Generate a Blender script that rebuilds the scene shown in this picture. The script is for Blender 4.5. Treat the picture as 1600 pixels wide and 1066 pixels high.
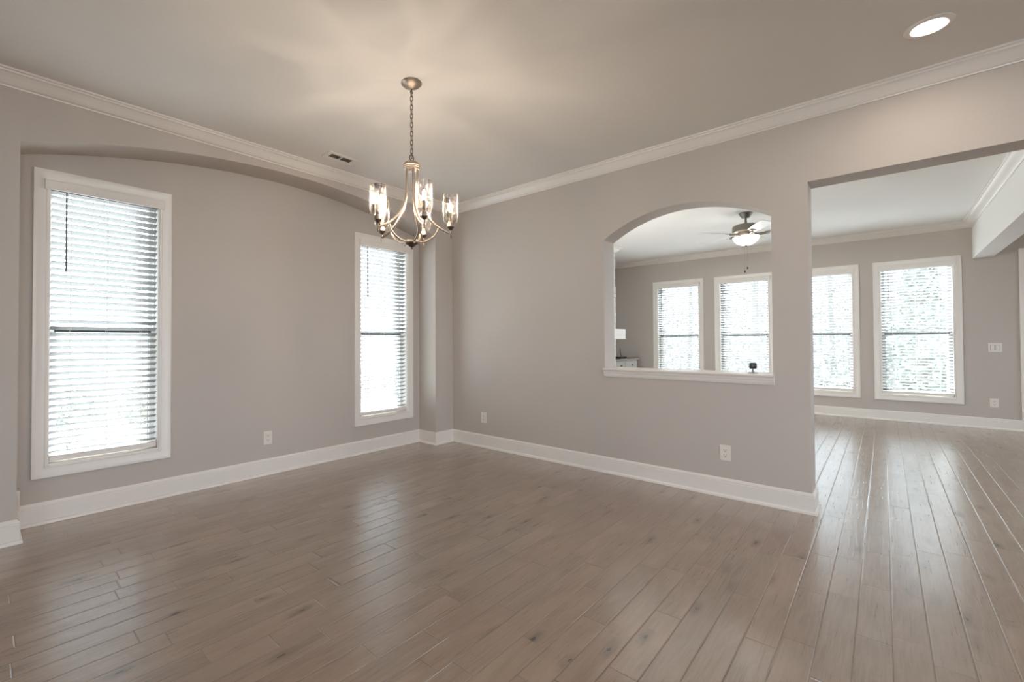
import bpy, bmesh, math, random
from mathutils import Vector, Matrix
for o in list(bpy.data.objects): bpy.data.objects.remove(o, do_unlink=True)
S = bpy.context.scene
C = S.collection
PI = math.pi
R = math.radians

# ------------------------------------------------------------------ camera, sky, sun, exposure
cam = bpy.data.cameras.new('camera'); camo = bpy.data.objects.new('camera', cam); C.objects.link(camo); S.camera = camo
YAW, PITCH, ROLL, FPX, CX, CY, CH = .754, .0151, -.0039, 707.0, 717.2, 522.7, 1.167
fw = Vector((math.cos(YAW), math.sin(YAW), 0)); rt = Vector((math.sin(YAW), -math.cos(YAW), 0)); up = Vector((0, 0, 1))
F_ = fw*math.cos(PITCH) + up*math.sin(PITCH); U_ = up*math.cos(PITCH) - fw*math.sin(PITCH)
R3 = rt*math.cos(ROLL) + U_*math.sin(ROLL); U3 = U_*math.cos(ROLL) - rt*math.sin(ROLL)
mw = Matrix((R3, U3, -F_)).transposed().to_4x4(); mw.translation = (0, 0, CH)
camo.matrix_world = mw
cam.sensor_fit = 'HORIZONTAL'; cam.sensor_width = 36; cam.lens = 36*FPX/1600
cam.shift_x = (800-CX)/1600; cam.shift_y = (CY-533)/1600
cam.clip_start = .05; cam.clip_end = 300

SKY = 6.6            # overcast white sky
SUN = 60.0
BULB_E = 4100        # radiance of each chandelier filament
w = bpy.data.worlds.new('world'); S.world = w; w.use_nodes = True
bg = w.node_tree.nodes['Background']; bg.inputs[0].default_value = (.82, .92, 1.04, 1); bg.inputs[1].default_value = SKY
sun = bpy.data.lights.new('sun', 'SUN'); sun.energy = SUN; sun.angle = R(3); sun.color = (.90, .96, 1.05)
suno = bpy.data.objects.new('sun', sun); C.objects.link(suno)
suno.rotation_euler = Vector((.7, .7, .362)).to_track_quat('Z', 'Y').to_euler()
S.view_settings.view_transform = 'Standard'; S.view_settings.look = 'None'
S.view_settings.gamma = 1; S.view_settings.use_curve_mapping = False
S.view_settings.exposure = 0.2
S.cycles.max_bounces = 14; S.cycles.diffuse_bounces = 8; S.cycles.transparent_max_bounces = 24
S.cycles.caustics_reflective = False; S.cycles.caustics_refractive = False
S.cycles.sample_clamp_indirect = 12; S.cycles.use_denoising = True

# ------------------------------------------------------------------ measured layout (metres)
H = 2.743                       # ceiling
X0, TH = 3.828, .20             # dining room right wall face, thickness
YO, YN = 3.699, 3.977           # left wall face, back of the niche
XL, XR = .165, 3.55             # niche ends
XF = 9.054                      # far wall of the living room
YA = 4.05                       # living room left wall
XB, YB = -2.7, -5.2             # behind the camera
JY, JT = .363, 2.235            # wide opening: jamb and head
JY2 = -1.9
BY0, BY1, BZ = -.871, -1.05, 2.237   # beam

# ------------------------------------------------------------------ materials
def mat(name, col, rough=.5, metal=0, spec=.5, **kw):
    m = bpy.data.materials.new(name); m.use_nodes = True
    p = m.node_tree.nodes['Principled BSDF']
    p.inputs['Base Color'].default_value = (*col, 1); p.inputs['Roughness'].default_value = rough
    p.inputs['Metallic'].default_value = metal; p.inputs['Specular IOR Level'].default_value = spec
    for k, v in kw.items(): p.inputs[k].default_value = v
    return m
class NT:
    def __init__(s, m): s.m = m; s.t = m.node_tree; s.n = s.t.nodes; s.p = s.n.get('Principled BSDF')
    def new(s, kind, **kw):
        n = s.n.new(kind)
        for k, v in kw.items(): setattr(n, k, v)
        return n
    def link(s, a, b): s.t.links.new(a, b)
    def math(s, op, a, b=None, c=None):
        n = s.new('ShaderNodeMath', operation=op)
        for i, v in enumerate((a, b, c)):
            if v is None: continue
            if isinstance(v, (int, float)): n.inputs[i].default_value = v
            else: s.link(v, n.inputs[i])
        return n.outputs[0]
    def ramp(s, fac, stops):
        n = s.new('ShaderNodeValToRGB'); e = n.color_ramp.elements
        while len(e) < len(stops): e.new(.5)
        for q, (p, c) in zip(e, stops): q.position = p; q.color = (*c, 1)
        s.link(fac, n.inputs[0]); return n.outputs[0]
    def mix(s, fac, a, b, mode='MIX'):
        n = s.new('ShaderNodeMix', data_type='RGBA', blend_type=mode)
        if isinstance(fac, (int, float)): n.inputs[0].default_value = fac
        else: s.link(fac, n.inputs[0])
        for i, v in ((6, a), (7, b)):
            if isinstance(v, tuple): n.inputs[i].default_value = (*v, 1)
            else: s.link(v, n.inputs[i])
        return n.outputs[2]
    def noise(s, vec, scale, detail=3, rough=.5, dist=0):
        n = s.new('ShaderNodeTexNoise'); n.inputs['Scale'].default_value = scale; n.inputs['Detail'].default_value = detail
        n.inputs['Roughness'].default_value = rough; n.inputs['Distortion'].default_value = dist
        if vec is not None: s.link(vec, n.inputs['Vector'])
        return n.outputs[0]
    def bump(s, h, strength, dist, normal=None):
        n = s.new('ShaderNodeBump'); n.inputs['Strength'].default_value = strength; n.inputs['Distance'].default_value = dist
        s.link(h, n.inputs['Height'])
        if normal is not None: s.link(normal, n.inputs['Normal'])
        return n.outputs[0]
    def comb(s, x, y, z):
        n = s.new('ShaderNodeCombineXYZ')
        for i, v in enumerate((x, y, z)):
            if isinstance(v, (int, float)): n.inputs[i].default_value = v
            else: s.link(v, n.inputs[i])
        return n.outputs[0]
def objco(t): return t.new('ShaderNodeTexCoord').outputs['Object']

def paint(name, col, rough, peel=.0006):
    m = mat(name, col, rough, spec=.35); t = NT(m); co = objco(t)
    n = t.noise(co, 160, 2); t.link(t.bump(n, .35, peel), t.p.inputs['Normal'])
    v = t.noise(co, 1.3, 2)
    t.link(t.mix(v, tuple(c*.98 for c in col), tuple(min(1, c*1.02) for c in col)), t.p.inputs['Base Color'])
    return m
M = {}
M['wall'] = paint('greige_wall_paint', (.56, .513, .470), .62)
M['wall_cool'] = paint('pale_grey_wall_paint', (.52, .515, .485), .62)
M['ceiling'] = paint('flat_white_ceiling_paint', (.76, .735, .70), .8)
M['ceiling_daylit'] = paint('daylit_white_ceiling_paint', (.87, .86, .83), .8)  # same ceiling white, lightened to stand in for stronger living room daylight
M['trim'] = mat('white_gloss_trim_paint', (.84, .805, .76), .32)
M['trim_far'] = M['trim']
M['vinyl'] = mat('white_vinyl', (.82, .82, .80), .4)
M['slat'] = mat('darkened_blind_slat', (.255, .255, .25), .5)  # white slats darkened to mid-grey to stay visible against the bright gaps
M['wand'] = mat('smoky_plastic_wand', (.16, .14, .125), .25)
M['cord'] = mat('white_cord', (.75, .73, .7), .7)
M['dark_strip'] = mat('dark_window_strip', (.03, .03, .03), .5)
M['plate'] = mat('white_plastic_plate', (.80, .755, .70), .3)
M['slot'] = mat('dark_slot', (.03, .025, .02), .5)
M['nickel'] = mat('brushed_nickel', (.42, .355, .30), .42, 1)
M['nickel_dark'] = mat('aged_nickel', (.17, .13, .105), .42, 1)
M['fan_metal'] = mat('pewter_metal', (.24, .22, .19), .42, 1)
M['fan_blade'] = mat('white_fan_blade', (.72, .70, .66), .35)
M['black'] = mat('black_plastic', (.012, .012, .012), .3)
M['grey_plastic'] = mat('grey_plastic', (.32, .31, .30), .4)
M['vent_dark'] = mat('vent_duct_dark', (.05, .035, .03), .7)

def glass_pane():
    m = bpy.data.materials.new('window_glass'); m.use_nodes = True; t = NT(m); t.n.remove(t.p)
    tr = t.new('ShaderNodeBsdfTransparent'); tr.inputs[0].default_value = (.95, .97, .96, 1)
    gl = t.new('ShaderNodeBsdfGlossy'); gl.inputs['Roughness'].default_value = .02
    fr = t.new('ShaderNodeFresnel'); fr.inputs[0].default_value = 1.45
    mx = t.new('ShaderNodeMixShader'); geo = t.new('ShaderNodeNewGeometry'); t.link(t.math('MULTIPLY', fr.outputs[0], t.math('SUBTRACT', 1, geo.outputs['Backfacing'])), mx.inputs[0]); t.link(tr.outputs[0], mx.inputs[1]); t.link(gl.outputs[0], mx.inputs[2])
    t.link(mx.outputs[0], t.n['Material Output'].inputs[0]); return m
M['glass'] = glass_pane()
def seeded_glass():
    m = bpy.data.materials.new('seeded_clear_glass'); m.use_nodes = True; t = NT(m); t.n.remove(t.p)
    co = objco(t)
    mp = t.new('ShaderNodeMapping'); mp.inputs['Scale'].default_value = (1, 1, .45); t.link(co, mp.inputs[0])
    n = t.noise(mp.outputs[0], 85, 3, .55, 1.2)
    vo = t.new('ShaderNodeTexVoronoi'); vo.inputs['Scale'].default_value = 95; t.link(mp.outputs[0], vo.inputs['Vector'])
    seeds = t.math('LESS_THAN', vo.outputs['Distance'], .16)
    col = t.ramp(n, [(.30, (.86, .85, .84)), (.45, (.97, .97, .96)), (.60, (1, 1, 1))])
    mp2 = t.new('ShaderNodeMapping'); mp2.inputs['Scale'].default_value = (1, 1, .12); t.link(co, mp2.inputs[0])
    n2 = t.noise(mp2.outputs[0], 52, 2, .5, .6)
    col = t.mix(1, col, t.ramp(n2, [(.36, (.50, .49, .48)), (.48, (.88, .88, .87)), (.55, (1, 1, 1))]), 'MULTIPLY')
    tr = t.new('ShaderNodeBsdfTransparent'); t.link(col, tr.inputs[0])
    gl = t.new('ShaderNodeBsdfGlossy'); gl.inputs['Roughness'].default_value = .08
    bn = t.bump(n, .8, .003); t.link(bn, gl.inputs['Normal'])
    tl = t.new('ShaderNodeBsdfTranslucent'); tl.inputs[0].default_value = (.95, .93, .9, 1); t.link(bn, tl.inputs['Normal'])
    lw = t.new('ShaderNodeLayerWeight'); lw.inputs[0].default_value = .35
    a = t.new('ShaderNodeMixShader'); t.link(t.math('ADD', t.math('MULTIPLY', lw.outputs['Facing'], .16), .02), a.inputs[0])
    t.link(tr.outputs[0], a.inputs[1]); t.link(gl.outputs[0], a.inputs[2])
    b = t.new('ShaderNodeMixShader')
    t.link(t.math('ADD', t.math('ADD', t.math('MULTIPLY', t.math('POWER', lw.outputs['Facing'], 4), .36), t.math('MULTIPLY', seeds, .15)), t.math('MULTIPLY', t.math('LESS_THAN', n, .42), .05)), b.inputs[0])
    t.link(a.outputs[0], b.inputs[1]); t.link(tl.outputs[0], b.inputs[2])
    t.link(b.outputs[0], t.n['Material Output'].inputs[0]); return m
M['seeded'] = seeded_glass()
def emit(name, col, strength, transp=0):
    m = bpy.data.materials.new(name); m.use_nodes = True; t = NT(m); t.n.remove(t.p)
    e = t.new('ShaderNodeEmission'); e.inputs[0].default_value = (*col, 1); e.inputs[1].default_value = strength
    if transp:
        tr = t.new('ShaderNodeBsdfTransparent'); ad = t.new('ShaderNodeAddShader')
        t.link(e.outputs[0], ad.inputs[0]); t.link(tr.outputs[0], ad.inputs[1]); t.link(ad.outputs[0], t.n['Material Output'].inputs[0])
    else: t.link(e.outputs[0], t.n['Material Output'].inputs[0])
    return m
M['bulb'] = emit('lit_bulb_glass', (1, .84, .66), 3.5, 1)
M['candle'] = mat('ivory_candle_sleeve', (.78, .68, .56), .5)
M['filament'] = emit('lit_filament', (1, .82, .64), BULB_E)
M['led'] = emit('lit_led_lens', (1, .88, .75), 120)
M['bowl'] = emit('lit_opal_bowl', (1, .95, .89), 8)

def floor_mat():
    m = mat('hand_scraped_brown_plank', (.2, .14, .1), .3); t = NT(m); co = objco(t)
    sp = t.new('ShaderNodeSeparateXYZ'); t.link(co, sp.inputs[0]); x, y = sp.outputs[0], sp.outputs[1]
    PW = .1065
    yy = t.math('DIVIDE', t.math('ADD', y, .0085), PW)
    row = t.math('FLOOR', yy); fy = t.math('FRACT', yy)
    wn = t.new('ShaderNodeTexWhiteNoise', noise_dimensions='1D'); t.link(row, wn.inputs['W']); rr = wn.outputs['Value']
    off = t.math('MULTIPLY', rr, 17.3)
    warp = t.math('MULTIPLY', t.math('SINE', t.math('ADD', t.math('MULTIPLY', x, 1.9), t.math('MULTIPLY', rr, 44))), .42)
    xx = t.math('ADD', t.math('ADD', t.math('DIVIDE', x, .72), off), warp)
    colm = t.math('FLOOR', xx); fx = t.math('FRACT', xx)
    wn2 = t.new('ShaderNodeTexWhiteNoise', noise_dimensions='2D'); t.link(t.comb(row, colm, 0), wn2.inputs['Vector'])
    pid = wn2.outputs['Value']
    wn3 = t.new('ShaderNodeTexWhiteNoise', noise_dimensions='2D'); t.link(t.comb(colm, row, 3), wn3.inputs['Vector']); pid2 = wn3.outputs['Value']
    px = t.math('ADD', x, t.math('MULTIPLY', pid, 31)); py = t.math('ADD', y, t.math('MULTIPLY', pid2, 17))
    # colour: per plank tone, soft blotches, grain figure, knots
    tone = t.ramp(pid, [(0, (.245, .160, .113)), (.35, (.295, .199, .142)), (.7, (.34, .235, .170)), (1, (.39, .277, .203))])
    tone = t.mix(t.math('MULTIPLY', t.math('GREATER_THAN', pid2, .62), .45), tone, (.225, .178, .138))
    tone = t.mix(t.math('MULTIPLY', t.math('LESS_THAN', pid2, .2), .4), tone, (.27, .155, .108))
    blotch = t.noise(t.comb(t.math('MULTIPLY', px, 2.2), t.math('MULTIPLY', py, 9), 0), 1.0, 4, .6, .6)
    bl = t.new('ShaderNodeMapRange'); t.link(blotch, bl.inputs[0]); bl.inputs[1].default_value = .28; bl.inputs[2].default_value = .72
    c1 = t.mix(bl.outputs[0], t.mix(.55, tone, (.19, .118, .086)), t.mix(.45, tone, (.48, .355, .265)))
    grain = t.noise(t.comb(t.math('MULTIPLY', px, 5), t.math('MULTIPLY', py, 120), 0), 1.0, 4, .65, .3)
    gm = t.new('ShaderNodeMapRange'); t.link(grain, gm.inputs[0]); gm.inputs[1].default_value = .35; gm.inputs[2].default_value = .7
    c2 = t.mix(t.math('MULTIPLY', gm.outputs[0], .30), t.mix(.12, c1, (.12, .08, .06)), (.48, .37, .28))
    fig = t.new('ShaderNodeTexWave', wave_type='RINGS', rings_direction='Z'); fig.inputs['Scale'].default_value = 1.6
    fig.inputs['Distortion'].default_value = 7; fig.inputs['Detail'].default_value = 2; fig.inputs['Detail Scale'].default_value = 1.2
    t.link(t.comb(t.math('MULTIPLY', px, 1.5), t.math('MULTIPLY', py, 8), 0), fig.inputs['Vector'])
    c3 = t.mix(t.math('MULTIPLY', t.math('POWER', fig.outputs['Fac'], 5), .28), c2, (.36, .27, .2))
    kn = t.new('ShaderNodeTexVoronoi', voronoi_dimensions='2D'); kn.inputs['Scale'].default_value = 1
    t.link(t.comb(t.math('MULTIPLY', px, 2.1), t.math('MULTIPLY', py, 7.0), 0), kn.inputs['Vector'])
    knd = t.math('ADD', kn.outputs['Distance'], t.math('MULTIPLY', t.math('SUBTRACT', t.noise(t.comb(px, py, 0), 26, 3), .5), .17))
    halo = t.new('ShaderNodeMapRange', interpolation_type='SMOOTHSTEP'); t.link(knd, halo.inputs[0])
    halo.inputs[1].default_value = .02; halo.inputs[2].default_value = .24; halo.inputs[3].default_value = .62; halo.inputs[4].default_value = 0
    gate = t.math('GREATER_THAN', t.new('ShaderNodeTexWhiteNoise', noise_dimensions='3D').outputs['Value'], -1)
    wk = t.new('ShaderNodeTexWhiteNoise', noise_dimensions='3D'); t.link(kn.outputs['Color'], wk.inputs['Vector'])
    gate = t.math('MULTIPLY', t.math('MAXIMUM', t.math('SUBTRACT', wk.outputs['Value'], .32), 0), 1.5)
    c4 = t.mix(t.math('MULTIPLY', halo.outputs[0], gate), c3, (.085, .055, .04))
    core = t.math('MULTIPLY', t.math('LESS_THAN', knd, .03), t.math('GREATER_THAN', gate, .62))
    c5 = t.mix(t.math('MULTIPLY', core, .8), c4, (.03, .018, .012))
    # seams
    ey = t.math('MINIMUM', fy, t.math('SUBTRACT', 1, fy)); ex = t.math('MINIMUM', fx, t.math('SUBTRACT', 1, fx))
    ey = t.math('MULTIPLY', ey, PW); ex = t.math('MULTIPLY', ex, .72)
    ed = t.math('MINIMUM', ey, ex)
    sm = t.new('ShaderNodeMapRange', interpolation_type='SMOOTHSTEP'); t.link(ed, sm.inputs[0])
    sm.inputs[1].default_value = .0004; sm.inputs[2].default_value = .0020; sm.inputs[3].default_value = 1; sm.inputs[4].default_value = 0
    c6 = t.mix(t.math('MULTIPLY', sm.outputs[0], .58), c5, (.05, .034, .025))
    t.link(c6, t.p.inputs['Base Color'])
    # scraped relief: shallow scoops along the plank with chatter, rounded edges
    scoop = t.noise(t.comb(t.math('MULTIPLY', px, 4.5), t.math('MULTIPLY', py, 62), 0), 1.0, 2, .5, .8)
    chat = t.noise(t.comb(t.math('MULTIPLY', px, 34), t.math('MULTIPLY', py, 11), 0), 1.0, 2, .5, .4)
    rel = t.math('ADD', t.math('MULTIPLY', scoop, .9), t.math('MULTIPLY', chat, .35))
    edg = t.new('ShaderNodeMapRange', interpolation_type='SMOOTHSTEP'); t.link(ed, edg.inputs[0])
    edg.inputs[1].default_value = 0; edg.inputs[2].default_value = .005; edg.inputs[3].default_value = 0; edg.inputs[4].default_value = 1.0
    hgt = t.math('ADD', rel, t.math('MULTIPLY', edg.outputs[0], 1.1))
    bn = t.bump(hgt, .7, .0016); t.link(bn, t.p.inputs['Normal']); t.link(bn, t.p.inputs['Coat Normal'])
    rg = t.math('ADD', .23, t.math('MULTIPLY', grain, .13)); t.link(rg, t.p.inputs['Roughness'])
    t.p.inputs['Coat Weight'].default_value = 1; t.p.inputs['Coat IOR'].default_value = 2.0; t.p.inputs['Coat Roughness'].default_value = .23
    return m
M['floor'] = floor_mat()

def wood_grey(name, a, b):
    m = mat(name, a, .5); t = NT(m); co = objco(t)
    mp = t.new('ShaderNodeMapping'); mp.inputs['Scale'].default_value = (3, 22, 22); t.link(co, mp.inputs[0])
    t.link(t.mix(t.noise(mp.outputs[0], 2, 4, .6, .5), a, b), t.p.inputs['Base Color']); return m
M['dresser'] = wood_grey('washed_grey_wood', (.42, .40, .36), (.54, .515, .47))
M['dresser_top'] = wood_grey('weathered_wood_top', (.22, .19, .15), (.36, .32, .26))
def stone_mat():
    m = mat('white_painted_stone', (.8, .79, .76), .7); t = NT(m); co = objco(t)
    t.link(t.bump(t.noise(co, 26, 5, .6), .7, .012), t.p.inputs['Normal']); return m
M['stone'] = stone_mat()
def foliage(name, a, b):
    m = mat(name, a, .6, spec=.3); t = NT(m)
    oi = t.new('ShaderNodeNewGeometry')
    t.link(t.mix(oi.outputs['Random Per Island'], a, b), t.p.inputs['Base Color'])
    return m
M['leaf'] = foliage('grey_green_leaf', (.22, .235, .18), (.30, .315, .255))
M['leaf2'] = foliage('pale_dry_brush', (.23, .23, .21), (.33, .33, .30))
M['needle'] = foliage('conifer_needles', (.19, .205, .18), (.28, .30, .265))
M['bark'] = mat('grey_bark', (.20, .18, .16), .85)
M['siding'] = mat('white_siding', (.82, .82, .80), .6)
def ground_mat():
    m = mat('winter_lawn', (.42, .40, .31), .9); t = NT(m); co = objco(t)
    t.link(t.mix(t.noise(co, 3, 5, .6), (.25, .25, .235), (.34, .34, .32)), t.p.inputs['Base Color']); return m
M['ground'] = ground_mat()

# ------------------------------------------------------------------ mesh helpers
def obj(name, bm, m, parent=None, smooth=False, loc=None):
    bmesh.ops.recalc_face_normals(bm, faces=bm.faces)
    me = bpy.data.meshes.new(name); bm.to_mesh(me); bm.free(); me.materials.append(m)
    if smooth:
        for p in me.polygons: p.use_smooth = True
        me.set_sharp_from_angle(angle=R(38))
    o = bpy.data.objects.new(name, me); C.objects.link(o)
    if parent is not None: o.parent = parent
    if loc is not None: o.location = loc
    return o
def struct(o): o['kind'] = 'structure'; return o
def thing(name, label, cat, loc=(0, 0, 0), rz=0, group=None):
    o = bpy.data.objects.new(name, None); C.objects.link(o); o.location = loc; o.rotation_euler = (0, 0, rz); o.empty_display_size = .1
    o['label'] = label; o['category'] = cat
    if group: o['group'] = group
    return o
def tag(o, label, cat, group=None):
    o['label'] = label; o['category'] = cat
    if group: o['group'] = group
    return o
def box(bm, a, b, mx=None, bev=0):
    x0, y0, z0 = a; x1, y1, z1 = b
    vs = [bm.verts.new(p) for p in ((x0,y0,z0),(x1,y0,z0),(x1,y1,z0),(x0,y1,z0),(x0,y0,z1),(x1,y0,z1),(x1,y1,z1),(x0,y1,z1))]
    fs = [bm.faces.new([vs[i] for i in f]) for f in ((0,3,2,1),(4,5,6,7),(0,1,5,4),(1,2,6,5),(2,3,7,6),(3,0,4,7))]
    if bev:
        es = list({e for f in fs for e in f.edges})
        r = bmesh.ops.bevel(bm, geom=es, offset=bev, segments=2, affect='EDGES', profile=.5)
        vs = list({v for f in r['faces'] for v in f.verts} | {v for v in vs if v.is_valid})
    if mx is not None: bmesh.ops.transform(bm, matrix=mx, verts=vs)
    return bm
def lathe(bm, prof, n=32, c=(0, 0), mx=None, cap=True):
    rings = []; new = []
    for r, z in prof:
        if r < 1e-6: ring = [bm.verts.new((c[0], c[1], z))]
        else: ring = [bm.verts.new((c[0]+r*math.cos(2*PI*i/n), c[1]+r*math.sin(2*PI*i/n), z)) for i in range(n)]
        rings.append(ring); new += ring
    for a, b in zip(rings, rings[1:]):
        if len(a) == 1 and len(b) == 1: continue
        for i in range(n):
            j = (i+1) % n
            if len(a) == 1: bm.faces.new((a[0], b[i], b[j]))
            elif len(b) == 1: bm.faces.new((a[i], a[j], b[0]))
            else: bm.faces.new((a[i], a[j], b[j], b[i]))
    if cap:
        for ring in (rings[0], rings[-1]):
            if len(ring) > 2: bm.faces.new(ring)
    if mx is not None: bmesh.ops.transform(bm, matrix=mx, verts=new)
    return bm
def tube(bm, pts, rad, n=10, closed=False, flat=1.0):
    pts = [Vector(p) for p in pts]; N = len(pts); rings = []
    rads = rad if isinstance(rad, (list, tuple)) else [rad]*N
    prev = None
    for i, p in enumerate(pts):
        if closed: d = pts[(i+1) % N] - pts[i-1]
        else: d = pts[min(i+1, N-1)] - pts[max(i-1, 0)]
        d.normalize()
        if prev is None:
            ref = Vector((0, 0, 1)) if abs(d.z) < .9 else Vector((1, 0, 0))
            a = d.cross(ref).normalized()
        else: a = (prev - d*prev.dot(d)).normalized()
        prev = a; b = d.cross(a)
        rings.append([bm.verts.new(p + (a*math.cos(2*PI*k/n) + b*math.sin(2*PI*k/n)*flat)*rads[i]) for k in range(n)])
    prs = list(zip(rings, rings[1:])) + ([(rings[-1], rings[0])] if closed else [])
    for a, b in prs:
        for k in range(n): bm.faces.new((a[k], a[(k+1) % n], b[(k+1) % n], b[k]))
    if not closed: bm.faces.new(rings[0]); bm.faces.new(rings[-1])
    return bm
def bez(p, n=8):      # catmull-rom through points
    p = [Vector(q) for q in p]; q = [p[0]*2-p[1]] + p + [p[-1]*2-p[-2]]; out = []
    for i in range(1, len(q)-2):
        for k in range(n):
            t = k/n; a, b, c, d = q[i-1], q[i], q[i+1], q[i+2]
            out.append(.5*((2*b)+(c-a)*t+(2*a-5*b+4*c-d)*t*t+(3*b-a-3*c+d)*t**3))
    return out + [p[-1]]
def panel(bm, loops, tomap, ext):
    """flat sheet with holes (outer loop first), given thickness along ext"""
    es = []; nf = set(bm.faces)
    for lp in loops:
        vs = [bm.verts.new(tomap(u, v)) for u, v in lp]
        es += [bm.edges.new((vs[i], vs[(i+1) % len(vs)])) for i in range(len(vs))]
    bmesh.ops.triangle_fill(bm, use_beauty=True, use_dissolve=False, edges=es)
    fs = [f for f in bm.faces if f not in nf]
    r = bmesh.ops.extrude_face_region(bm, geom=fs)
    bmesh.ops.translate(bm, vec=ext, verts=[g for g in r['geom'] if isinstance(g, bmesh.types.BMVert)])
    return bm
def rect(a, b, c, d): return [(a, c), (b, c), (b, d), (a, d)]
def arc(u0, u1, zs, za, n=24):      # points of a segmental arch from (u0,zs) over za to (u1,zs)
    h = (u1-u0)/2; s = za-zs; r = (h*h+s*s)/(2*s); cu, cz = (u0+u1)/2, za-r; a0 = math.asin(h/r)
    return [(cu+r*math.sin(-a0+2*a0*i/n), cz+r*math.cos(-a0+2*a0*i/n)) for i in range(n+1)]
def sweep(bm, path, prof):
    """moulding along a level path; prof = (distance to the left of travel, height), mitred"""
    P = [Vector((x, y)) for x, y in path]; N = len(P); rows = []
    for i in range(N):
        d0 = (P[i]-P[i-1]).normalized() if i else None; d1 = (P[i+1]-P[i]).normalized() if i < N-1 else None
        n0 = Vector((-d0.y, d0.x)) if d0 else None; n1 = Vector((-d1.y, d1.x)) if d1 else None
        if n0 is None: m = n1
        elif n1 is None: m = n0
        else: m = (n0+n1)/(1+n0.dot(n1))
        rows.append([bm.verts.new((P[i].x+m.x*d, P[i].y+m.y*d, z)) for d, z in prof])
    k = len(prof)
    for a, b in zip(rows, rows[1:]):
        for j in range(k): bm.faces.new((a[j], a[(j+1) % k], b[(j+1) % k], b[j]))
    bm.faces.new(rows[0]); bm.faces.new(rows[-1])
    return bm
def frame(bm, u0, u1, z0, z1, prof, tomap):
    """picture-frame moulding round an opening; prof = (outward, toward the room)"""
    rows = []
    for (u, z, su, sz) in ((u0, z0, -1, -1), (u1, z0, 1, -1), (u1, z1, 1, 1), (u0, z1, -1, 1)):
        rows.append([bm.verts.new(tomap(u+su*o, z+sz*o, d)) for o, d in prof])
    k = len(prof)
    for i in range(4):
        a, b = rows[i], rows[(i+1) % 4]
        for j in range(k): bm.faces.new((a[j], a[(j+1) % k], b[(j+1) % k], b[j]))
    return bm
NB = lambda: bmesh.new()

# ------------------------------------------------------------------ room shell
bm = NB(); box(bm, (XB-.2, YB-.2, -.12), (XF+.15, YA+.12, 0)); struct(obj('floor', bm, M['floor']))
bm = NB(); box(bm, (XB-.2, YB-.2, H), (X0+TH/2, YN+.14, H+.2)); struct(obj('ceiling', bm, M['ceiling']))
bm = NB(); box(bm, (X0+TH/2, YB-.2, H), (XF+.4, YA+.4, H+.2)); struct(obj('ceiling_living', bm, M['ceiling_daylit']))

# left wall: front skin with the arched niche, then the back of the niche with two windows
arch = arc(XL, XR, 2.362, 2.607, 40)
outl = [(XB, 0), (XL, 0)] + arch + [(XR, 0), (X0, 0), (X0, H), (XB, H)]
bm = NB(); panel(bm, [outl], lambda u, z: (u, YO, z), (0, YN-YO, 0)); struct(obj('wall_left', bm, M['wall']))
CW = .075
WIN_L = [(.239+CW, 1.014-CW), (2.656+CW, 3.445-CW)]      # clear openings along x
WZ0, WZ1 = .368, 2.225
WIN_F = [(2.390+CW, 3.284-CW), (1.322+CW, 2.208-CW), (.261+CW, 1.152-CW), (-.772+CW, .11-CW)]   # along y
bm = NB(); panel(bm, [rect(XL-.2, X0, 0, H)] + [rect(a, b, WZ0, WZ1) for a, b in WIN_L], lambda u, z: (u, YN, z), (0, .14, 0))
struct(obj('wall_niche', bm, M['wall']))
# partition with the arched pass-through and the wide cased-less opening
PY0, PY1, PZ0 = .570, 1.815, .90
parch = arc(PY0, PY1, 2.066, 2.255, 30)
hole = [(PY0, PZ0)] + parch + [(PY1, PZ0)]
outl = [(YO+.1, 0), (YO+.1, H), (YB, H), (YB, 0), (JY2, 0), (JY2, JT), (JY, JT), (JY, 0)]
bm = NB(); panel(bm, [outl, hole], lambda u, z: (X0, u, z), (TH, 0, 0)); struct(obj('wall_right', bm, M['wall']))
# living room
bm = NB(); panel(bm, [rect(YB, YA+.1, 0, H)] + [rect(a, b, WZ0, WZ1) for a, b in WIN_F], lambda u, z: (XF, u, z), (.14, 0, 0))
struct(obj('wall_far', bm, M['wall']))
bm = NB(); panel(bm, [rect(X0+TH, XF, 0, H), rect(4.25, 5.80, WZ0, WZ1)], lambda u, z: (u, YA, z), (0, .14, 0)); struct(obj('wall_living', bm, M['wall']))
bm = NB(); box(bm, (X0+TH, BY1, BZ), (XF, BY0, H)); struct(obj('beam_living', bm, M['ceiling_daylit']))
# behind the camera: entry side, unseen openings added and sized to admit fill light
bm = NB(); panel(bm, [rect(XB, XF+.14, 0, H), rect(-1.4, 2.2, .3, 2.35), rect(5.4, 7.4, .6, 2.2)], lambda u, z: (u, YB, z), (0, -.14, 0)); struct(obj('wall_back', bm, M['wall']))
bm = NB(); panel(bm, [rect(YB, YN, 0, H), rect(-3.8, -.8, .3, 2.35)], lambda u, z: (XB, u, z), (-.14, 0, 0)); struct(obj('wall_entry', bm, M['wall']))
bm = NB(); box(bm, (XB-2.4, YB-2.4, H+.02), (XF+.4, YB-.1, H+.2)); box(bm, (XB-2.4, YB-.1, H+.02), (XB-.1, YN+.2, H+.2)); struct(obj('sun_block_roof', bm, M['siding']))  # unseen overhang added to keep direct sun out of the back openings

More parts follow.
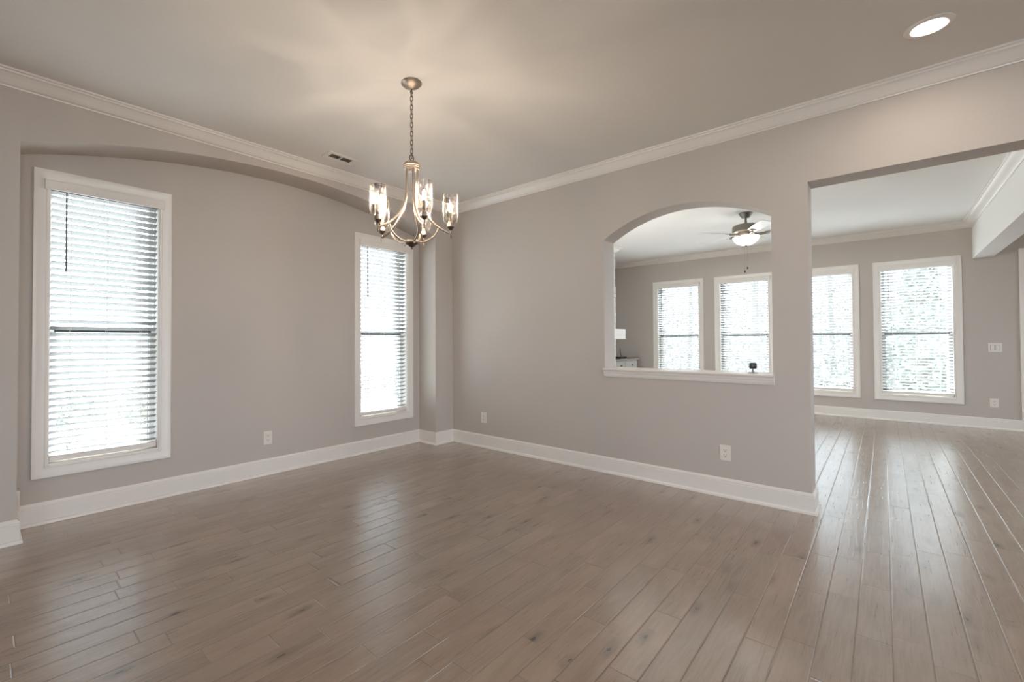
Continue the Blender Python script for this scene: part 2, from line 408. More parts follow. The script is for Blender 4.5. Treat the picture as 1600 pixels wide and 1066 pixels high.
# ------------------------------------------------------------------ trim
BASE = [(0, 0), (.027, 0), (.027, .012), (.022, .019), (.015, .022), (.0145, .104), (.0145, .106), (.011, .109), (.011, .1125), (.0135, .115), (.0135, .119), (.010, .126), (.006, .131), (.004, .134), (0, .134)]
BASE = [(d, z*1.04) for d, z in BASE]
g = .0
def base(name, path): bm = NB(); sweep(bm, path, BASE); return struct(obj(name, bm, M['trim'], smooth=True))
base('baseboard_left', [(X0, YO), (XR, YO), (XR, YN), (XL, YN), (XL, YO), (XB, YO)])
base('baseboard_right', [(X0+TH, YA), (X0+TH, JY), (X0, JY), (X0, YO)])
base('baseboard_far', [(XF, YB), (XF, YA)])
CROWN = [(0, H), (0, H-.086), (.008, H-.086), (.010, H-.079), (.016, H-.076), (.024, H-.070), (.040, H-.050), (.056, H-.033), (.068, H-.024), (.074, H-.021), (.077, H-.013), (.090, H-.011), (.090, H)]
def crown(name, path): bm = NB(); sweep(bm, path, CROWN); return struct(obj(name, bm, M['trim'], smooth=True))
crown('trim_1', [(X0, YB), (X0, YO), (XB, YO)])
FPX0, FPX1, FPY = 5.85, 7.405, 3.312        # chimney breast
crown('trim_2', [(X0+TH, BY0), (XF, BY0), (XF, YA), (FPX1, YA), (FPX1, FPY), (FPX0, FPY), (FPX0, YA), (X0+TH, YA), (X0+TH, BY0)][:-1])
bm = NB(); sweep(bm, [(X0+TH, YA), (X0+TH, BY0)], CROWN); struct(obj('trim_3', bm, M['trim'], smooth=True))
# door casing at the far right
bm = NB(); box(bm, (XF-.02, -1.34, .14), (XF, -1.258, 2.318), bev=.003); box(bm, (XF-.02, -2.3, 2.235), (XF, -1.342, 2.318), bev=.003); struct(obj('trim_4', bm, M['trim']))
bm = NB(); box(bm, (XF-.012, -2.3, .142), (XF-.001, -1.342, 2.233)); struct(obj('door_1', bm, M['trim']))
# pass-through ledge: board with a stepped nose moulding
bm = NB()
nose = [(0, .905), (0, .925), (-.040, .925), (-.044, .921), (-.044, .913), (-.040, .909), (-.034, .904), (-.030, .896), (-.030, .890), (-.026, .887), (-.022, .874), (-.022, .868), (-.017, .865), (-.015, .855), (-.012, .851), (0, .851)]
rows = []
for y in (PY0-.008, PY1): rows.append([bm.verts.new((X0+d, y, z)) for d, z in nose])
k = len(nose)
for j in range(k): bm.faces.new((rows[0][j], rows[0][(j+1) % k], rows[1][(j+1) % k], rows[1][j]))
bm.faces.new(rows[0]); bm.faces.new(rows[1])
box(bm, (X0, PY0+.001, PZ0+.001), (X0+TH+.03, PY1-.001, .925))
struct(obj('trim_5', bm, M['trim'], smooth=True))

# ------------------------------------------------------------------ windows and blinds
CAS = [(0, 0), (0, .012), (.004, .015), (.010, .015), (.013, .011), (.040, .0125), (.050, .016), (.058, .0195), (.072, .0195), (.075, .017), (.075, 0)]
def window(n, u0, u1, tm):
    """tm(u, z, d): d = distance into the room from the wall face"""
    def bx(bm, ua, ub, za, zb, da, db):
        p, q = tm(ua, za, da), tm(ub, zb, db)
        box(bm, tuple(map(min, p, q)), tuple(map(max, p, q)))
    bm = NB(); frame(bm, u0, u1, WZ0, WZ1, CAS, tm)
    root = struct(obj('window_%d' % n, bm, M['trim'], smooth=True))
    def fr(name, a, b, za, zb, wd, da, db, m, par, wb=None):
        bm = NB(); wb = wb or wd
        bx(bm, a, a+wd, za, zb, da, db); bx(bm, b-wd, b, za, zb, da, db)
        bx(bm, a+wd, b-wd, za, za+wb, da, db); bx(bm, a+wd, b-wd, zb-wd, zb, da, db)
        return obj(name, bm, m, par)
    fr('jamb', u0, u1, WZ0, WZ1, .010, -.139, 0, M['trim'], root)
    a, b, z0, z1 = u0+.0105, u1-.0105, WZ0+.0105, WZ1-.0105; zm = 1.265
    fr('window_frame', a, b, z0, z1, .012, -.135, -.072, M['vinyl'], root)
    a += .0125; b -= .0125; z0 += .0125; z1 -= .0125
    lo = fr('sash', a, b, z0, zm, .026, -.102, -.076, M['vinyl'], root)
    bm = NB(); bx(bm, a+.0265, b-.0265, z0+.0265, zm-.0265, -.091, -.087); obj('pane', bm, M['glass'], lo)
    bm = NB(); bx(bm, a+.015, b-.015, zm-.0255, zm-.010, -.0755, -.0735); obj('dark_strip', bm, M['dark_strip'], lo)  # thin dark strip across the meeting rail
    hi = fr('sash', a, b, zm-.028, z1, .026, -.131, -.105, M['vinyl'], root)
    bm = NB(); bx(bm, a+.0265, b-.0265, zm-.0015, z1-.0265, -.121, -.117); obj('pane', bm, M['glass'], hi)
    bm = NB(); bx(bm, b-.0295, b-.0262, z0+.027, zm-.027, -.100, -.092); obj('dark_strip', bm, M['dark_strip'], lo)
    return root
def blind(u0, u1, tm, label, wand_len, tilt=22.5, ladders=(.17, .5, .84)):
    def bx(bm, ua, ub, za, zb, da, db, bev=0):
        p, q = tm(ua, za, da), tm(ub, zb, db)
        box(bm, tuple(map(min, p, q)), tuple(map(max, p, q)), bev=bev)
    c = tm((u0+u1)/2, WZ0, -.04)
    root = thing('window_blind', label, 'window blind', c, 0, 'white horizontal blinds in the windows')
    inv = Matrix.Translation(-Vector(c))
    def ob(name, bm, m, par=root, smooth=False):
        bmesh.ops.transform(bm, matrix=inv, verts=bm.verts); return obj(name, bm, m, par, smooth)
    a, b = u0+.013, u1-.013; dc = -.038; zt, zb = 2.164, .423
    bm = NB()
    bx(bm, u0-.022, u1+.022, 2.166, 2.236, .036, .046, bev=.002)
    bx(bm, u0-.022, u0-.013, 2.168, 2.234, .021, .0358); bx(bm, u1+.013, u1+.022, 2.168, 2.234, .021, .0358)
    bx(bm, u0-.022, u1+.022, 2.224, 2.232, .046, .050); ob('valance', bm, M['trim'])
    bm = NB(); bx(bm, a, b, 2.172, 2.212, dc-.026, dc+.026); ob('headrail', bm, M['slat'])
    n = 41; bm = NB(); T = R(tilt); hw = .025
    for i in range(n):
        z = zb + .022 + (zt-zb-.012)*i/(n-1)
        sec = []
        for s, th in ((-1, 0), (-.5, .0014), (0, .0019), (.5, .0014), (1, 0)):
            sec.append((dc + hw*s*math.cos(T) - th*math.sin(T), z + hw*s*math.sin(T) + th*math.cos(T)))
        low = [(d+.0024*math.sin(T), zz-.0024*math.cos(T)) for d, zz in reversed(sec)]
        ring = sec + low
        A = [bm.verts.new(tm(a, zz, d)) for d, zz in ring]; B = [bm.verts.new(tm(b, zz, d)) for d, zz in ring]
        k = len(ring)
        for j in range(k): bm.faces.new((A[j], A[(j+1) % k], B[(j+1) % k], B[j]))
        bm.faces.new(A); bm.faces.new(B)
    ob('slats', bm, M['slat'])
    bm = NB(); bx(bm, a, b, zb-.034, zb, dc-.025, dc+.025, bev=.003); ob('bottom_rail', bm, M['trim'])
    for f in ladders:
        u = a+(b-a)*f; bm = NB()
        tube(bm, [tm(u, zb, dc+.026), tm(u, 2.172, dc+.026)], .0009, 6)
        tube(bm, [tm(u, zb, dc-.026), tm(u, 2.172, dc-.026)], .0009, 6)
        for i in range(n):
            z = zb + .022 + (zt-zb-.012)*i/(n-1) + .0085
            tube(bm, [tm(u, z-.006, dc+.0275), tm(u, z+.004, dc+.0275)], .002, 6)
        ob('ladder_cord', bm, M['cord'])
    sgn = 1 if tm(1, 0, 0)[0] == 1 else -1
    u = (a+.075) if sgn == 1 else (b-.075)
    bm = NB(); tube(bm, [tm(u, 2.190, .006), tm(u, 2.176, .0085), tm(u, 2.15-wand_len*.5, .010), tm(u, 2.15-wand_len, .012)], [.002, .0042, .0042, .005], 8)
    ob('tilt_wand', bm, M['wand'], smooth=True)
    return root
tmL = lambda u, z, d: (u, YN-d, z)
tmF = lambda u, z, d: (XF-d, u, z)
for i, (a, b) in enumerate(WIN_L): window(i+1, a, b, tmL)
for i, (a, b) in enumerate(WIN_F): window(i+3, a, b, tmF)
window(7, 4.25, 5.80, lambda u, z, d: (u, YA-d, z))  # unseen window without blind, added to let sun brighten the living room
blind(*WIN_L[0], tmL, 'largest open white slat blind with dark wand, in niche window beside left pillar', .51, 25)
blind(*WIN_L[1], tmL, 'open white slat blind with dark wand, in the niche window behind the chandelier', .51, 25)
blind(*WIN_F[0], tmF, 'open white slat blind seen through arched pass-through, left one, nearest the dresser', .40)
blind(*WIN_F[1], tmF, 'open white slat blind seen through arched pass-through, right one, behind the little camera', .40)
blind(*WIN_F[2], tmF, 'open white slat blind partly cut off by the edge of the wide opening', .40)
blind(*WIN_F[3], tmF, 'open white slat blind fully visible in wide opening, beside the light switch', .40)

# ------------------------------------------------------------------ outlets, switch
def wallmap(p, axis):      # local x across, y out of the wall into the room, z up
    rz = {'left': PI, 'right': PI/2, 'far': PI/2}[axis]
    return p, rz
def outlet(loc, rz, label, dark=True):
    t = thing('wall_outlet', label, 'outlet', loc, rz, 'white duplex outlets')
    bm = NB(); box(bm, (-.0375, 0, -.0575), (.0375, .0055, .0575), bev=.0022); obj('cover_plate', bm, M['plate'], t)
    for dz in (-.0195, .0195):
        bm = NB(); box(bm, (-.0165, .0056, dz-.0145), (.0165, .0078, dz+.0145), bev=.001); rc = obj('receptacle', bm, M['plate'], t)
        bm = NB()
        box(bm, (-.0085, .0079, dz-.002), (-.006, .0083, dz+.0085)); box(bm, (.006, .0079, dz-.001), (.0085, .0083, dz+.0075))
        lathe(bm, [(.0032, 0), (.0032, .0005)], 12, mx=Matrix.Translation((0, .0079, dz-.008)) @ Matrix.Rotation(-PI/2, 4, 'X'))
        obj('slot', bm, M['slot'], rc)
    bm = NB(); lathe(bm, [(.003, 0), (.003, .0008), (0, .0012)], 12, mx=Matrix.Translation((0, .0056, 0)) @ Matrix.Rotation(-PI/2, 4, 'X')); obj('screw', bm, M['plate'], t)
    return t
E = .0003
outlet((1.762, YN-E, .323), PI, 'white duplex outlet low on the niche wall between the two near windows')
outlet((X0-E, 3.223, .325), PI/2, 'white duplex outlet low on the right wall close to the room corner')
outlet((X0-E, .873, .327), PI/2, 'white duplex outlet low on the right wall under the pass-through')
outlet((XF-E, -1.034, .338), PI/2, 'small white duplex outlet far off under the light switch')
t = thing('light_switch', 'white wide double rocker switch on far wall right of the windows', 'light switch', (XF-E, -1.05, 1.058), PI/2)
bm = NB(); box(bm, (-.058, 0, -.0575), (.058, .0055, .0575), bev=.002); obj('cover_plate', bm, M['plate'], t)
for dx in (-.023, .023):
    bm = NB(); box(bm, (dx-.0165, .0056, -.033), (dx+.0165, .0085, .033), mx=Matrix.Rotation(0, 4, 'X'), bev=.001); obj('rocker', bm, M['plate'], t)
    bm = NB(); box(bm, (dx-.0185, .0056, -.0352), (dx+.0185, .0060, .0352)); obj('rocker_gap', bm, M['slot'], t)
bm = NB(); box(bm, (XL+E, YN-.16, .155), (XL+.020, YN-.085, .275), bev=.006)
tag(obj('wall_plate', bm, M['plate'], smooth=True), 'small white wall plate seen edge on above baseboard behind left pillar', 'wall plate')

# ------------------------------------------------------------------ ceiling vent, downlight
t = thing('ceiling_vent', 'white ceiling air register with two rows of dark slots near left wall', 'air vent', (2.118, 3.375, H-E))
bm = NB(); W2, D2 = .142, .066
panel(bm, [rect(-W2, W2, -D2, D2), rect(-.102, -.006, -.036, .036), rect(.006, .102, -.036, .036)], lambda u, v: (u, v, -.006), (0, 0, .006)); obj('frame', bm, M['plate'], t)
bm = NB(); box(bm, (-.104, -.038, -.0012), (.104, .038, -.0004)); obj('duct', bm, M['vent_dark'], t)
for s in (-1, 1):
    for v in (-.018, .0, .018):
        bm = NB(); box(bm, (-.047, -.0035, -.0007), (.047, .0035, .0007), mx=Matrix.Translation((s*.054, v, -.0036)) @ Matrix.Rotation(R(35), 4, 'X')); obj('louvre', bm, M['nickel_dark'] if False else M['grey_plastic'], t)
for s in (-1, 1):
    bm = NB(); lathe(bm, [(.004, -.0062), (.003, -.0078), (0, -.008)], 12, (s*.122, 0)); obj('screw', bm, M['grey_plastic'], t)
def downlight(loc, label):
    t = thing('recessed_light', label, 'ceiling light', loc)
    bm = NB(); lathe(bm, [(.094, 0), (.094, -.003), (.088, -.006), (.072, -.009), (.066, -.008), (.062, -.004), (.062, 0)], 48, cap=False); obj('trim_ring', bm, M['trim'], t, True)
    bm = NB(); lathe(bm, [(.0615, -.001), (.0615, -.0035), (.045, -.006), (0, -.0075)], 48); obj('lens', bm, M['led'], t, True)
    return t
downlight((3.262, -.186, H-E), 'round white recessed ceiling light glowing at upper right')
for x, y, wd in ((.9, -1.6, 'right behind the viewpoint'), (-1.5, 1.2, 'left of the viewpoint'), (-1.5, -1.8, 'in the entry corner'), (2.6, -3.4, 'near the back window')): downlight((x, y, H-E), 'round fill light added out of view over the floor ' + wd)  # unseen lights added behind the viewpoint to fill the near room
downlight((5.6, -2.8, H-E), 'round recessed light over the kitchen side nearer the partition'); downlight((7.4, -3.0, H-E), 'round recessed light over the kitchen side nearer the far wall')


# ------------------------------------------------------------------ chandelier
CHX, CHY = 1.800, 2.080
ch = thing('chandelier', 'five arm brushed nickel chandelier with clear seeded glass shades hung on chain', 'chandelier', (CHX, CHY, H-E))
zz = lambda z: z-H
bm = NB(); lathe(bm, [(.062, 0), (.063, -.004), (.060, -.008), (.050, -.018), (.034, -.028), (.016, -.034), (.010, -.037), (0, -.038)], 40); obj('canopy', bm, M['nickel'], ch, True)
bm = NB(); lathe(bm, [(.004, -.036), (.005, -.046), (.003, -.050)], 12); tube(bm, [(.009*math.cos(a), 0, -.057+.009*math.sin(a)) for a in [2*PI*i/16 for i in range(16)]], .0022, 8, True); obj('canopy_loop', bm, M['nickel_dark'], ch, True)
chain = bpy.data.objects.new('chain', None); C.objects.link(chain); chain.parent = ch
z0, z1, NL = zz(2.688), zz(2.283), 15
pitch = (z0-z1)/NL
def link_mesh():
    bm = NB(); hl = pitch*.5+.0035; r = .0075; pts = []
    for i in range(9): a = PI*i/8; pts.append((r*math.cos(a), 0, hl-r+r*math.sin(a)))
    for i in range(9): a = PI+PI*i/8; pts.append((r*math.cos(a), 0, -hl+r+r*math.sin(a)))
    tube(bm, pts, .0021, 8, True); return bm
l0 = obj('link', link_mesh(), M['nickel_dark'], chain, True)
for i in range(NL):
    l = l0 if i == 0 else l0.copy()
    if i: C.objects.link(l); l.parent = chain
    l.location = (0, 0, z0-pitch*(i+.5)); l.rotation_euler = (0, 0, PI/2*(i % 2)+.35)
bm = NB(); lathe(bm, [(0, zz(2.258)), (.005, zz(2.258)), (.006, zz(2.266)), (.003, zz(2.270))], 12); tube(bm, [(.0155*math.cos(a), 0, zz(2.284)+.0175*math.sin(a)) for a in [2*PI*i/20 for i in range(20)]], .003, 8, True); obj('hanging_loop', bm, M['nickel_dark'], ch, True)
bm = NB(); lathe(bm, [(.008, zz(2.262)), (.026, zz(2.259)), (.043, zz(2.252)), (.0525, zz(2.241)), (.0535, zz(2.232)), (.050, zz(2.228)), (.0505, zz(2.222)), (.047, zz(2.219)), (.046, zz(2.212)), (.020, zz(2.211)), (.018, zz(2.200)), (0, zz(2.200))], 40); obj('column_cap', bm, M['nickel'], ch, True)
A0 = math.atan2(-CHY, -CHX)      # direction from the fixture to the camera
def arm_pts(a, prof): return bez([(r*math.cos(a), r*math.sin(a), zz(z)) for r, z in prof], 6)
RAD = .236
for k in range(5):
    a = A0 + R(17) + k*2*PI/5       # counted the way the photo shows it: front, right, back right, back left, left
    bm = NB(); tube(bm, arm_pts(a, [(.036, 2.218), (.036, 2.15), (.037, 2.085), (.045, 2.03), (.066, 1.972), (.098, 1.922), (.133, 1.884), (.172, 1.855), (.205, 1.838), (RAD-.006, 1.826)]), .0084, 10, flat=.75); obj('arm', bm, M['nickel'], ch, True)
    bm = NB(); tube(bm, arm_pts(a, [(.034, 1.772), (.060, 1.770), (.092, 1.779), (.122, 1.797), (.146, 1.822), (.161, 1.856)]), .0066, 10, flat=.8); br = obj('brace', bm, M['nickel'], ch, True)
    bm = NB(); lathe(bm, [(0, -.0062), (.0045, -.0045), (.0062, 0), (.0045, .0045), (0, .0062)], 12, (.052*math.cos(a), .052*math.sin(a)), Matrix.Translation((0, 0, zz(1.757)))); obj('brace_nut', bm, M['nickel'], br, True)
    cx, cy = RAD*math.cos(a), RAD*math.sin(a)
    L = lambda z: zz(z)
    bm = NB(); lathe(bm, [(0, L(1.797)), (.0042, L(1.798)), (.0048, L(1.802)), (.0044, L(1.815)), (.0044, L(1.846)), (.010, L(1.850)), (.0205, L(1.861)), (.0225, L(1.866))], 24, (cx, cy)); obj('stem', bm, M['nickel_dark'], ch, True)
    bm = NB(); lathe(bm, [(.0215, L(1.8665)), (.0222, L(1.869)), (.0212, L(1.872)), (.0212, L(1.888)), (.018, L(1.889)), (.018, L(1.8665))], 28, (cx, cy)); cup = obj('cup', bm, M['nickel'], ch, True)
    bm = NB(); lathe(bm, [(.0115, L(1.870)), (.0115, L(1.955)), (.009, L(1.957)), (0, L(1.957))], 20, (cx, cy)); obj('candle_sleeve', bm, M['candle'], cup, True)
    bm = NB(); lathe(bm, [(.007, L(1.9575)), (.0125, L(1.968)), (.0145, L(1.980)), (.0125, L(1.994)), (.007, L(2.008)), (.002, L(2.018)), (0, L(2.020))], 20, (cx, cy)); obj('bulb', bm, M['bulb'], cup, True)
    bm = NB()
    sh = [(.0180, 1.8895), (.0290, 1.8905), (.0385, 1.897), (.0440, 1.910), (.0462, 1.930), (.0466, 1.96), (.0466, 2.058), (.0470, 2.0605), (.0458, 2.0615), (.0446, 2.059), (.0446, 1.96), (.0442, 1.931), (.0420, 1.912), (.0370, 1.8995), (.0285, 1.893), (.0180, 1.892)]
    lathe(bm, [(r, L(z)) for r, z in sh], 40, (cx, cy), cap=False); obj('shade', bm, M['seeded'], ch, True)
    bm = NB(); lathe(bm, [(.0024, L(1.970)), (.0024, L(2.000))], 8, (cx, cy)); obj('filament', bm, M['filament'], cup)
bm = NB(); lathe(bm, [(0, zz(1.786)), (.010, zz(1.786)), (.012, zz(1.780)), (.044, zz(1.778)), (.047, zz(1.772)), (.047, zz(1.764)), (.043, zz(1.762)), (0, zz(1.762))], 36); hub = obj('hub', bm, M['nickel'], ch, True)
bm = NB(); lathe(bm, [(.040, zz(1.7615)), (.034, zz(1.756)), (.022, zz(1.748)), (.012, zz(1.741)), (.006, zz(1.736)), (.0055, zz(1.729)), (.0035, zz(1.725)), (0, zz(1.724))], 32); obj('finial', bm, M['nickel_dark'], hub, True)

# ------------------------------------------------------------------ living room: ceiling fan
FX, FY = 6.51, 1.23
fan = thing('ceiling_fan', 'pewter ceiling fan with white blades and lit glass bowl, seen through pass-through', 'ceiling fan', (FX, FY, H-E))
bm = NB(); lathe(bm, [(.072, 0), (.073, -.012), (.066, -.022), (.052, -.045), (.040, -.062), (.020, -.066), (0, -.066)], 36); obj('canopy', bm, M['fan_metal'], fan, True)
bm = NB(); lathe(bm, [(.0135, -.064), (.0135, -.118), (.020, -.120), (.020, -.140), (0, -.140)], 20); obj('downrod', bm, M['fan_metal'], fan, True)
bm = NB(); lathe(bm, [(.030, -.138), (.075, -.140), (.118, -.148), (.140, -.160), (.146, -.172), (.146, -.226), (.138, -.236), (.120, -.240), (.095, -.242), (0, -.242)], 48); obj('motor_housing', bm, M['fan_metal'], fan, True)
bm = NB(); lathe(bm, [(.085, -.243), (.088, -.262), (.070, -.266), (.066, -.285), (.092, -.290), (.092, -.297), (0, -.297)], 40); obj('switch_housing', bm, M['nickel'], fan, True)
bm = NB(); lathe(bm, [(.138, -.2985), (.1425, -.302), (.138, -.318), (.120, -.350), (.090, -.377), (.055, -.394), (.020, -.401), (0, -.402)], 48); bw = obj('light_bowl', bm, M['bowl'], fan, True)
bm = NB(); lathe(bm, [(.018, -.4025), (.016, -.408), (.007, -.412), (.006, -.420), (0, -.423)], 20); obj('finial', bm, M['fan_metal'], bw, True)
def blade_bm():
    bm = NB(); prof = [(.19, .050), (.22, .056), (.40, .066), (.56, .070), (.605, .064), (.62, .048)]
    top = [(r, wd) for r, wd in prof] + [(r, -wd) for r, wd in reversed(prof)]
    A = [bm.verts.new((x, y, 0)) for x, y in top]; f = bm.faces.new(A)
    r = bmesh.ops.extrude_face_region(bm, geom=[f]); bmesh.ops.translate(bm, vec=(0, 0, .006), verts=[g for g in r['geom'] if isinstance(g, bmesh.types.BMVert)])
    bmesh.ops.transform(bm, matrix=Matrix.Rotation(R(-12), 4, 'X'), verts=bm.verts); return bm
def iron_bm():
    bm = NB()
    tube(bm, bez([(.088, 0, -.006), (.125, 0, -.014), (.165, 0, -.012), (.21, 0, -.007)], 5), .009, 8, flat=1.8)
    box(bm, (.188, -.030, -.010), (.245, .030, -.006), mx=Matrix.Rotation(R(-12), 4, 'X')); return bm
b0 = obj('blade', blade_bm(), M['fan_blade'], fan); i0 = obj('blade_iron', iron_bm(), M['fan_metal'], b0, True)
for k in range(5):
    if k == 0: b = b0
    else:
        b = b0.copy(); C.objects.link(b); b.parent = fan; i = i0.copy(); C.objects.link(i); i.parent = b
    b.location = (0, 0, 2.482-H); b.rotation_euler = (0, 0, R(138+72*k))
for dx, dy, zl in ((.012, -.010, 2.075), (-.010, .014, 2.030)):
    bm = NB(); tube(bm, [(dx+.06*(1 if dx > 0 else -1)*0, dy, -.425), (dx, dy, zl-H)], .0006, 6); p = obj('pull_chain', bm, M['fan_metal'], fan)
    bm = NB(); lathe(bm, [(0, 0), (.007, -.003), (.009, -.014), (.007, -.024), (0, -.028)], 14, (dx, dy), Matrix.Translation((0, 0, zl-H))); obj('pull_fob', bm, M['black'], p, True)

# ------------------------------------------------------------------ living room: fireplace, dresser, router; camera on the ledge
fp = thing('fireplace', 'white stacked stone fireplace edge with square mantel beam left in pass-through', 'fireplace', (6.63, YA, 0))
def inP(bm): bmesh.ops.transform(bm, matrix=Matrix.Translation((-6.63, -YA, 0)), verts=bm.verts); return bm
bm = NB(); box(bm, (FPX0+.02, FPY+.03, 0), (FPX1-.02, YA-.001, H-.001)); obj('chimney_breast', inP(bm), M['stone'], fp)
rnd = random.Random(5); bm = NB(); z = .0
while z < H-.10:
    h = min(rnd.choice((.06, .08, .1, .12)), H-.09-z); x = FPX0
    while x < FPX1-.03:
        l = min(rnd.uniform(.12, .34), FPX1-x)
        if FPX1-x-l < .06: l = FPX1-x
        end = rnd.uniform(-.012, .012) if x+l >= FPX1-.001 else 0
        d = rnd.uniform(0, .02)
        if not (6.1 < x+l/2 < 7.16 and z < .85): box(bm, (x+.002, FPY-d*.4, z+.002), (x+l-.002+end, FPY+.029, z+h-.002), bev=.006)
        x += l
    y = FPY+.03
    while y < YA-.04:
        l = min(rnd.uniform(.12, .3), YA-.002-y); d = rnd.uniform(-.012, .012)
        box(bm, (FPX1-.0195, y+.002, z+.002), (FPX1+d, y+l-.002, z+h-.002), bev=.005); y += l
    z += h
obj('stone_facing', inP(bm), M['stone'], fp)
bm = NB(); box(bm, (5.9, 3.125, 1.192), (7.372, FPY-.012, 1.357), bev=.005); obj('mantel', inP(bm), M['trim'], fp)
bm = NB(); box(bm, (6.12, FPY+.001, .05), (7.14, FPY+.026, .83)); obj('firebox_door', inP(bm), M['black'], fp)

dr = thing('dresser', 'washed grey wooden dresser with dark knobs beside the stone fireplace', 'dresser', (8.2, 3.80, 0))
DX0, DX1, DY0, DY1, DZ = 7.50, 8.872, 3.522, 4.02, .795
def inD(bm): bmesh.ops.transform(bm, matrix=Matrix.Translation((-8.2, -3.80, 0)), verts=bm.verts); return bm
bm = NB(); box(bm, (DX0, DY0+.012, .09), (DX1-.03, DY1, DZ), bev=.003); obj('body', inD(bm), M['dresser'], dr)
bm = NB(); box(bm, (DX0-.02, DY0-.03, DZ+.0005), (DX1+.03, DY1+.004, DZ+.034), bev=.005); obj('top', inD(bm), M['dresser_top'], dr)
for x in (DX0, DX1-.029):
    bm = NB(); box(bm, (x, DY0-.004, 0), (x+.032, DY0+.0115, DZ), bev=.002); obj('post', inD(bm), M['dresser_top'], dr)
xs = [DX0+.04, 7.83, 8.285, 8.835]
for a, b in zip(xs, xs[1:]):
    for z0, z1 in ((.63, .775), (.37, .615), (.11, .355)):
        bm = NB(); box(bm, (a+.006, DY0-.003, z0), (b-.006, DY0+.0115, z1), bev=.003); d = obj('drawer', inD(bm), M['dresser'], dr)
        bm = NB(); lathe(bm, [(.006, 0), (.006, .012), (.015, .018), (.016, .024), (.010, .030), (0, .031)], 16, mx=Matrix.Translation(((a+b)/2, DY0-.003, (z0+z1)/2)) @ Matrix.Rotation(PI/2, 4, 'X')); obj('knob', inD(bm), M['black'], d, True)
rt_ = thing('router', 'small flat black router with thin raised antenna on dresser top', 'router', (8.40, 3.68, DZ+.0345))
bm = NB(); box(bm, (-.13, -.08, 0), (.13, .08, .028), bev=.008); obj('body', bm, M['black'], rt_)
bm = NB(); tube(bm, [(.06, .0, .027), (.035, .0, .09), (.015, 0, .16), (.012, 0, .20)], [.008, .006, .005, .004], 8); obj('antenna', bm, M['black'], rt_, True)
bm = NB(); tube(bm, [(-.06, .02, .027), (-.03, .02, .09), (.0, .02, .14)], .002, 6); obj('cable', bm, M['black'], rt_, True)

sc_ = thing('security_camera', 'tiny black cube camera on grey foot standing on the pass-through ledge', 'camera', (X0+.045, .700, .9253), YAW+R(-24)+PI/2)
bm = NB(); box(bm, (-.024, -.016, .034), (.024, .024, .077), bev=.009); hd = obj('head', bm, M['black'], sc_, True)
bm = NB(); lathe(bm, [(.008, 0), (.008, .002), (.005, .003), (0, .003)], 16, mx=Matrix.Translation((-.007, -.0162, .057)) @ Matrix.Rotation(PI/2, 4, 'X')); obj('lens', bm, M['grey_plastic'], hd, True)
bm = NB(); box(bm, (-.007, -.0168, .066), (.009, -.0161, .069)); obj('status_bar', bm, M['grey_plastic'], hd)
bm = NB(); lathe(bm, [(.010, .006), (.010, .016), (.006, .022), (.0045, .0345), (0, .0345)], 16); obj('neck', bm, M['grey_plastic'], sc_, True)
bm = NB(); box(bm, (-.032, -.005, 0), (.032, .005, .0055), bev=.0015); box(bm, (-.006, -.028, 0), (.006, .028, .0054)); obj('foot', bm, M['grey_plastic'], sc_)

# ------------------------------------------------------------------ outside
bm = NB(); box(bm, (-40, -40, -.6), (70, 70, -.45)); struct(obj('ground', bm, M['ground']))
M['bounce_concrete'] = paint('pale_bounce_concrete', (.62, .61, .58), .85); M['bounce_pavers'] = paint('grey_bounce_pavers', (.46, .46, .45), .85)
bm = NB(); box(bm, (XF+.16, YN+.16, -.449), (14.2, 9, -.40)); box(bm, (XF+.16, -9, -.449), (14.2, YN+.159, -.40)); struct(obj('patio_bounce_ground', bm, M['bounce_pavers']))  # paving added to bounce sunlight up to the living room ceiling
bm = NB(); box(bm, (-6, YN+.16, -.449), (XF+.159, 7.6, -.40)); struct(obj('path_bounce_ground', bm, M['bounce_concrete']))  # slab added to bounce sunlight up through the niche windows
bm = NB(); box(bm, (XF+.16, -.86, -.44), (10.62, -.725, 2.9)); struct(obj('wall_wing', bm, M['siding']))
def leaves(bm, n, pos, size, rnd, flat=False):
    for i in range(n):
        p = Vector(pos()); a = Vector((rnd.gauss(0, 1), rnd.gauss(0, 1), rnd.gauss(0, 1))).normalized(); b = a.orthogonal().normalized()
        s = size*rnd.uniform(.6, 1.3); b = (Matrix.Rotation(rnd.uniform(0, 6.28), 3, a) @ b)
        vs = [bm.verts.new(p + q) for q in (a*s, b*s*.42, -a*s, -b*s*.42)]; bm.faces.new(vs)
GZ = -.45; PZ = -.40
def shrub(x, y, rad, h, label, seed, m='leaf', n=420, size=.05):
    rnd = random.Random(seed); t = thing('shrub', label, 'shrub', (x, y, PZ if y < 7.6 else GZ), 0, 'shrubs outside the windows'); bm = NB()
    def pos():
        while True:
            v = Vector((rnd.uniform(-1, 1), rnd.uniform(-1, 1), rnd.uniform(-1, 1)))
            if .3 < v.length < 1: return (v.x*rad, v.y*rad, h*.55+v.z*h*.45)
    leaves(bm, n, pos, size, rnd); obj('foliage', bm, M[m], t)
    bm = NB()
    for k in range(4): tube(bm, [(0, 0, 0), (rnd.uniform(-.4, .4)*rad, rnd.uniform(-.4, .4)*rad, h*.6)], [.012, .005], 6)
    obj('stem', bm, M['bark'], t)
shrub(.55, 5.0, .30, .80, 'leafy shrub outside the left niche window under its left half', 1)
shrub(1.24, 5.15, .34, 1.0, 'leafy shrub outside the left niche window at its lower right', 2)
shrub(3.55, 5.3, .42, .95, 'leafy shrub outside the niche window behind the chandelier', 3)
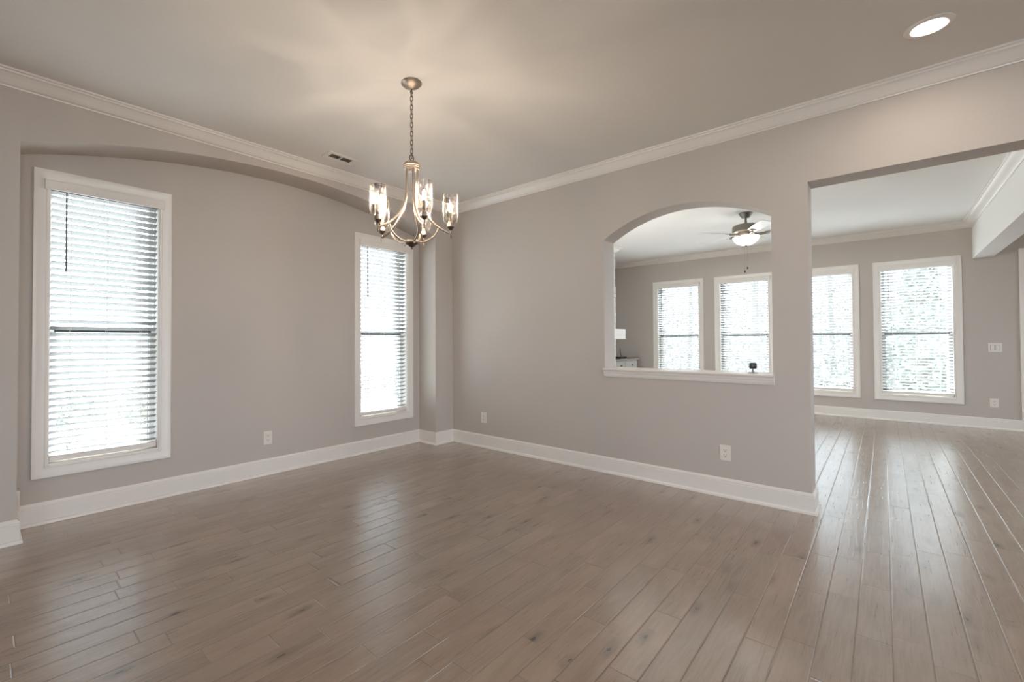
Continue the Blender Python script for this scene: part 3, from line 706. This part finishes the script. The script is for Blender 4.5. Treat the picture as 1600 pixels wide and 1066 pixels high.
for i, (x, y) in enumerate(((.8, 9.6), (2.2, 9.4), (5.4, 9.5), (6.6, 9.8), (7.9, 9.6))):
    shrub(x, y, .62, .98, ('round hedge shrub across the lawn, outside left niche window, left' , 'round hedge shrub across the lawn, outside left niche window, right', 'round hedge shrub across the lawn, seen in chandelier side window, left', 'round hedge shrub across the lawn, seen in chandelier side window, middle', 'round hedge shrub across the lawn, seen in chandelier side window, right')[i], 10+i, 'leaf2', 700, .06)
def tree(x, y, h, label, seed, crown=True):
    rnd = random.Random(seed); t = thing('tree', label, 'tree', (x, y, GZ), 0, 'bare trees beyond the far windows'); bm = NB()
    tube(bm, bez([(0, 0, 0), (rnd.uniform(-.1, .1), rnd.uniform(-.1, .1), h*.4), (rnd.uniform(-.2, .2), rnd.uniform(-.2, .2), h)], 5), [.12-.09*i/10 for i in range(11)], 8); obj('trunk', bm, M['bark'], t, True)
    for k in range(9):
        z = h*rnd.uniform(.3, .9); a = rnd.uniform(0, 6.28); l = rnd.uniform(.6, 1.4); bm = NB()
        tube(bm, bez([(0, 0, z), (l*.5*math.cos(a), l*.5*math.sin(a), z+l*.25), (l*math.cos(a), l*math.sin(a), z+l*.7)], 4), [.03, .026, .024, .02, .018, .015, .012, .01, .008], 6); obj('branch', bm, M['bark'], t)
    
tree(15.5, 5.35, 7.5, 'tall bare tree trunk outside the left window of the pass-through, left', 21)
tree(20.5, 6.0, 9, 'tall bare tree trunk outside the left window of the pass-through, right', 22)
tree(15.2, 2.6, 7, 'thin bare tree outside the right window of the pass-through', 23)
tree(20.6, 1.3, 8, 'thin bare tree outside the window cut off by the wide opening', 24)
def conifer(x, y, h, rad, label, seed):
    rnd = random.Random(seed); t = thing('conifer', label, 'tree', (x, y, GZ))
    bm = NB(); tube(bm, [(0, 0, 0), (0, 0, h)], [.1, .015], 8); obj('trunk', bm, M['bark'], t)
    bm = NB()
    def pos():
        f = rnd.random()**1.5; a = rnd.uniform(0, 6.28); r = rad*(1-f)**.9*math.sqrt(rnd.random())
        return (r*math.cos(a), r*math.sin(a), .2+f*(h-.2))
    leaves(bm, 2600, pos, .09, rnd); obj('needles', bm, M['needle'], t)
conifer(14.5, -.62, 3.9, 1.15, 'pale pointed evergreen outside the window beside the light switch', 31)
bm = NB(); prof = [(19.6, -.5), (21, .1), (24, 1.1), (28, 1.75), (34, 1.9), (34, -.5)]
A = [bm.verts.new((x, -10, z)) for x, z in prof]; B = [bm.verts.new((x, 24, z)) for x, z in prof]
for j in range(len(prof)): k = (j+1) % len(prof); bm.faces.new((A[j], A[k], B[k], B[j]))
bm.faces.new(A); bm.faces.new(B); struct(obj('hill', bm, M['ground']))
rnd = random.Random(9); bm = NB()
leaves(bm, 12000, lambda: (rnd.uniform(17.4, 18.8), rnd.uniform(-3.2, 9.8), GZ+.05+2.75*rnd.random()**1.35), .085, rnd)
o = obj('brush', bm, M['leaf2']); o['kind'] = 'stuff'; tag(o, 'pale tangle of brush and leaves beyond the far windows', 'brush')
